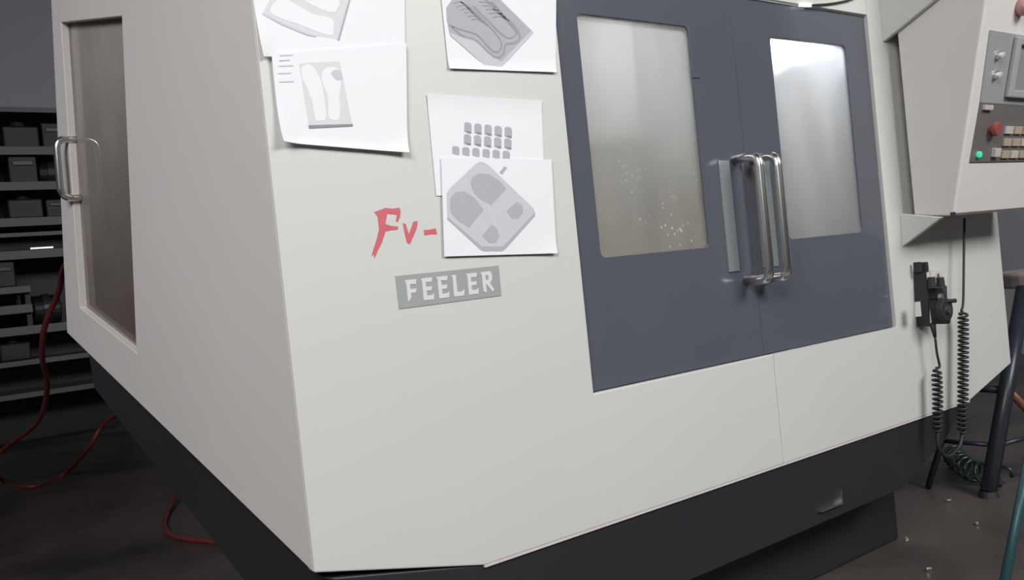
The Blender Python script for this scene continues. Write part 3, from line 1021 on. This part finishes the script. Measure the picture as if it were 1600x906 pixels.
bin_(xat(4, 200), xat(62, 200), sz[1], 0.25, 0, 'dark block with round boss on the shelf below the rack top')
bin_(xat(66, 200), xat(110, 200), sz[1], 0.22, 1, 'dark box beside the bossed block, partly behind the machine edge')
bin_(xat(14, 260), xat(60, 260), sz[2], 0.24, 1, 'dark box with worn metal lip on the second shelf from rack top')
bin_(xat(64, 260), xat(105, 260), sz[2], 0.2, 2, 'dark drum on the second shelf from rack top')
bin_(xat(12, 310), xat(68, 310), sz[3], 0.225, 0, 'wide dark block with boss on the third shelf from rack top')
bin_(xat(72, 310), xat(105, 310), sz[3], 0.16, 1, 'small low dark box on the third shelf from rack top')
bin_(xat(-14, 430), xat(26, 430), sz[5] + 0.34, 0.22, 1, 'dark box on top of the pale tray in the tall bay')
bin_(xat(56, 480), xat(100, 480), sz[5], 0.25, 2, 'dark drum right of the pale trays in the tall bay')
bin_(xat(0, 545), xat(50, 545), sz[6], 0.2, 0, 'dark block with boss on the shelf under the pale trays')
# pale trays, one above the other, in the tall bay
zt0, zt1 = zat(491, 20), zat(459, 20)
t = thing('parts_tray', 'pale low tray resting lowest in the tall rack bay', 'tray', (xat(10, 480), RKY + 0.25, sz[5]), 'pale trays in the rack')
build('tray_body', box((xat(-30, 480), RKY - 0.02, zt0), (xat(51, 480), RKY + 0.45, zt0 + 0.075)), M['rack'], t, bevel=0.006)
for x in (xat(-26, 480), xat(46, 480)):
    build('foot', box((x - 0.02, RKY + 0.05, sz[5] + 0.001), (x + 0.02, RKY + 0.4, zt0)), M['bin'], t)
t = thing('parts_tray', 'pale low tray held above the other tray in the tall rack bay', 'tray', (xat(10, 450), RKY + 0.25, zt0 + 0.075), 'pale trays in the rack')
build('tray_body', box((xat(-30, 450), RKY - 0.02, zt1), (xat(48, 450), RKY + 0.45, zt1 + 0.06)), M['rack'], t, bevel=0.006)
for x in (xat(-26, 450), xat(43, 450)):
    build('foot', box((x - 0.02, RKY + 0.05, zt0 + 0.076), (x + 0.02, RKY + 0.4, zt1)), M['bin'], t)
# bright steel bar lying on the shelf edge
p0, p1 = on_y(47, 388, RKY - 0.005), on_y(84, 386, RKY - 0.005)
bm = box((p0.x, RKY + 0.0, sz[4] + 0.0045), (p1.x, RKY + 0.05, sz[4] + 0.024))
tag(build('steel_bar', bm, M['chip'], loc=(p0.x, RKY, sz[4]), bevel=0.003), 'bright short steel bar lying on the rack shelf edge', 'bar')

# ------------------------------------------------------------------ red hoses on the left
hz = 0.016
pts = [Vector((0.78, 2.683, 1.42)), Vector((0.78, 2.85, 1.43)), Vector((0.74, 3.4, 1.38)), on_y(108, 408, 4.3), on_y(92, 455, 4.7), on_y(70, 510, 4.9), on_y(66, 560, 5.1), on_y(74, 605, 5.4)]
pts += [on_y(58, 660, 5.8), on_y(8, 700, 6.4), on_y(-14, 728, 6.6), on_z(8, 752, hz), on_z(50, 760, hz), on_z(100, 740, hz), on_y(138, 700, 6.1), on_y(160, 665, 6.0), on_y(190, 642, 5.8), on_y(225, 634, 5.6), on_y(260, 632, 5.4)]
hs = build('air_hose', tube(smooth_path(pts, 8), 0.014, 10), M['hose'], loc=on_z(8, 752, hz), smooth=True)
tag(hs, 'red air hose hanging behind the machine and looping on the floor far left', 'hose')
pts = [Vector((1.045, 2.35, 0.42)), Vector((0.98, 2.5, 0.41)), on_z(292, 690, hz + 0.30), on_z(290, 712, hz + 0.22), on_z(278, 760, hz + 0.06), on_z(262, 800, hz), on_z(257, 822, hz), on_z(275, 838, hz), on_z(330, 846, hz), on_z(385, 852, hz), on_z(430, 862, hz), on_z(470, 876, hz)]
hs = build('air_hose', tube(smooth_path(pts, 8), 0.013, 10), M['hose'], loc=on_z(257, 822, hz), smooth=True)
tag(hs, 'red air hose coming from under the machine side with a sharp bend', 'hose')

# ------------------------------------------------------------------ stand, spiral hose, teal pole and chips on the right
foot = on_z(1545, 776, 0.0)
st = thing('work_stand', 'dark blue-black steel stand with pale worn seat right of the machine', 'stool', foot)
topp = on_y(1600, 450, foot.y - 0.02)


def at_leg(z):
    return foot.lerp(topp, z / topp.z)


build('leg', tube([foot + Z * 0.02, topp], 0.031, 12), M['stand'], st, smooth=True)
build('foot_pad', cyl(foot, foot + Z * 0.025, 0.04, 0.032, 16), M['rubber'], st)
kz = at_leg(0.19)
kl = on_z(1490, 690, 0.19)
kr = on_z(1640, 674, 0.19)
off = (kl - kz) * 1.4
kl = kz + off
off2 = kr - kz
for o_ in (off, off2):
    build('leg', tube([foot + Vector((o_.x, o_.y, 0.0)) + Z * 0.004, topp + Vector((o_.x * 0.6, o_.y * 0.6, 0))], 0.013 if o_ is off else 0.031, 12), M['stand'], st, smooth=True)
build('crossbar', tube([kz, kl], 0.010, 10), M['stand'], st, smooth=True)
build('crossbar', tube([kz, kr], 0.010, 10), M['stand'], st, smooth=True)
kz2 = at_leg(0.40)
build('crossbar', tube([kz2, kz2 + off * 0.9 + Z * 0.01], 0.016, 10), M['stand'], st, smooth=True)
rb_ = build('crossbar', tube([kz2 + Z * 0.01, on_y(1650, 688, foot.y - 0.06)], 0.016, 10), M['rust'], st, smooth=True)
rb_['label'] = 'rusty brown crossbar'
sc_ = on_y(1640, 432, foot.y)
bm = tube([sc_ - Z * 0.035, sc_ - Z * 0.03, sc_ + Z * 0.025, sc_ + Z * 0.035], [0.20, 0.215, 0.215, 0.20], 36)
build('seat', bm, M['seat'], st, smooth=False, bevel=0.008)

sp = [on_z(1486, 706, 0.045), on_z(1502, 724, 0.045), on_z(1530, 738, 0.045), on_z(1562, 742, 0.045), on_z(1583, 738, 0.045)]
sh = build('spiral_hose', tube(coil(sp, 0.042, 10, 14), 0.0075, 8), M['coil'], loc=sp[1], smooth=True)
tag(sh, 'dark glossy spiral hose lying on the floor around the stand foot', 'hose')

p0 = on_z(1566, 950, 0.0)
p1 = on_y(1600, 765, p0.y + 0.02)
p1 = p0 + (p1 - p0) * 1.9
tp = thing('teal_pole', 'teal painted thin pole leaning at the lower right edge', 'pole', p0)
build('shaft', tube([p0 + Z * 0.03, p1], 0.014, 14), M['teal'], tp, smooth=True)
build('end_cap', cyl(p0 + Z * 0.0, p0 + (p1 - p0) * 0.03 + Z * 0.03, 0.018, 0.018, 14), M['rubber'], tp)

for px, py, where in ((1483, 783, 'nearest the spiral hose'), (1530, 820, 'nearest the teal pole'), (1413, 845, 'nearest the machine base'), (1455, 892, 'at the lower frame edge')):
    p = on_z(px, py, 0.0)
    a = random.random() * 6.28
    bm = tube(smooth_path([p + Vector((0.012 * math.cos(a + t_ * 2.2), 0.012 * math.sin(a + t_ * 2.2), 0.004 + 0.005 * t_)) for t_ in (0, 0.5, 1.0)], 4), 0.0035, 6)
    tag(build('metal_chip', bm, M['chip'], loc=p), 'tiny bright metal chip on the oily floor, ' + where, 'metal chip', 'metal chips on the floor')
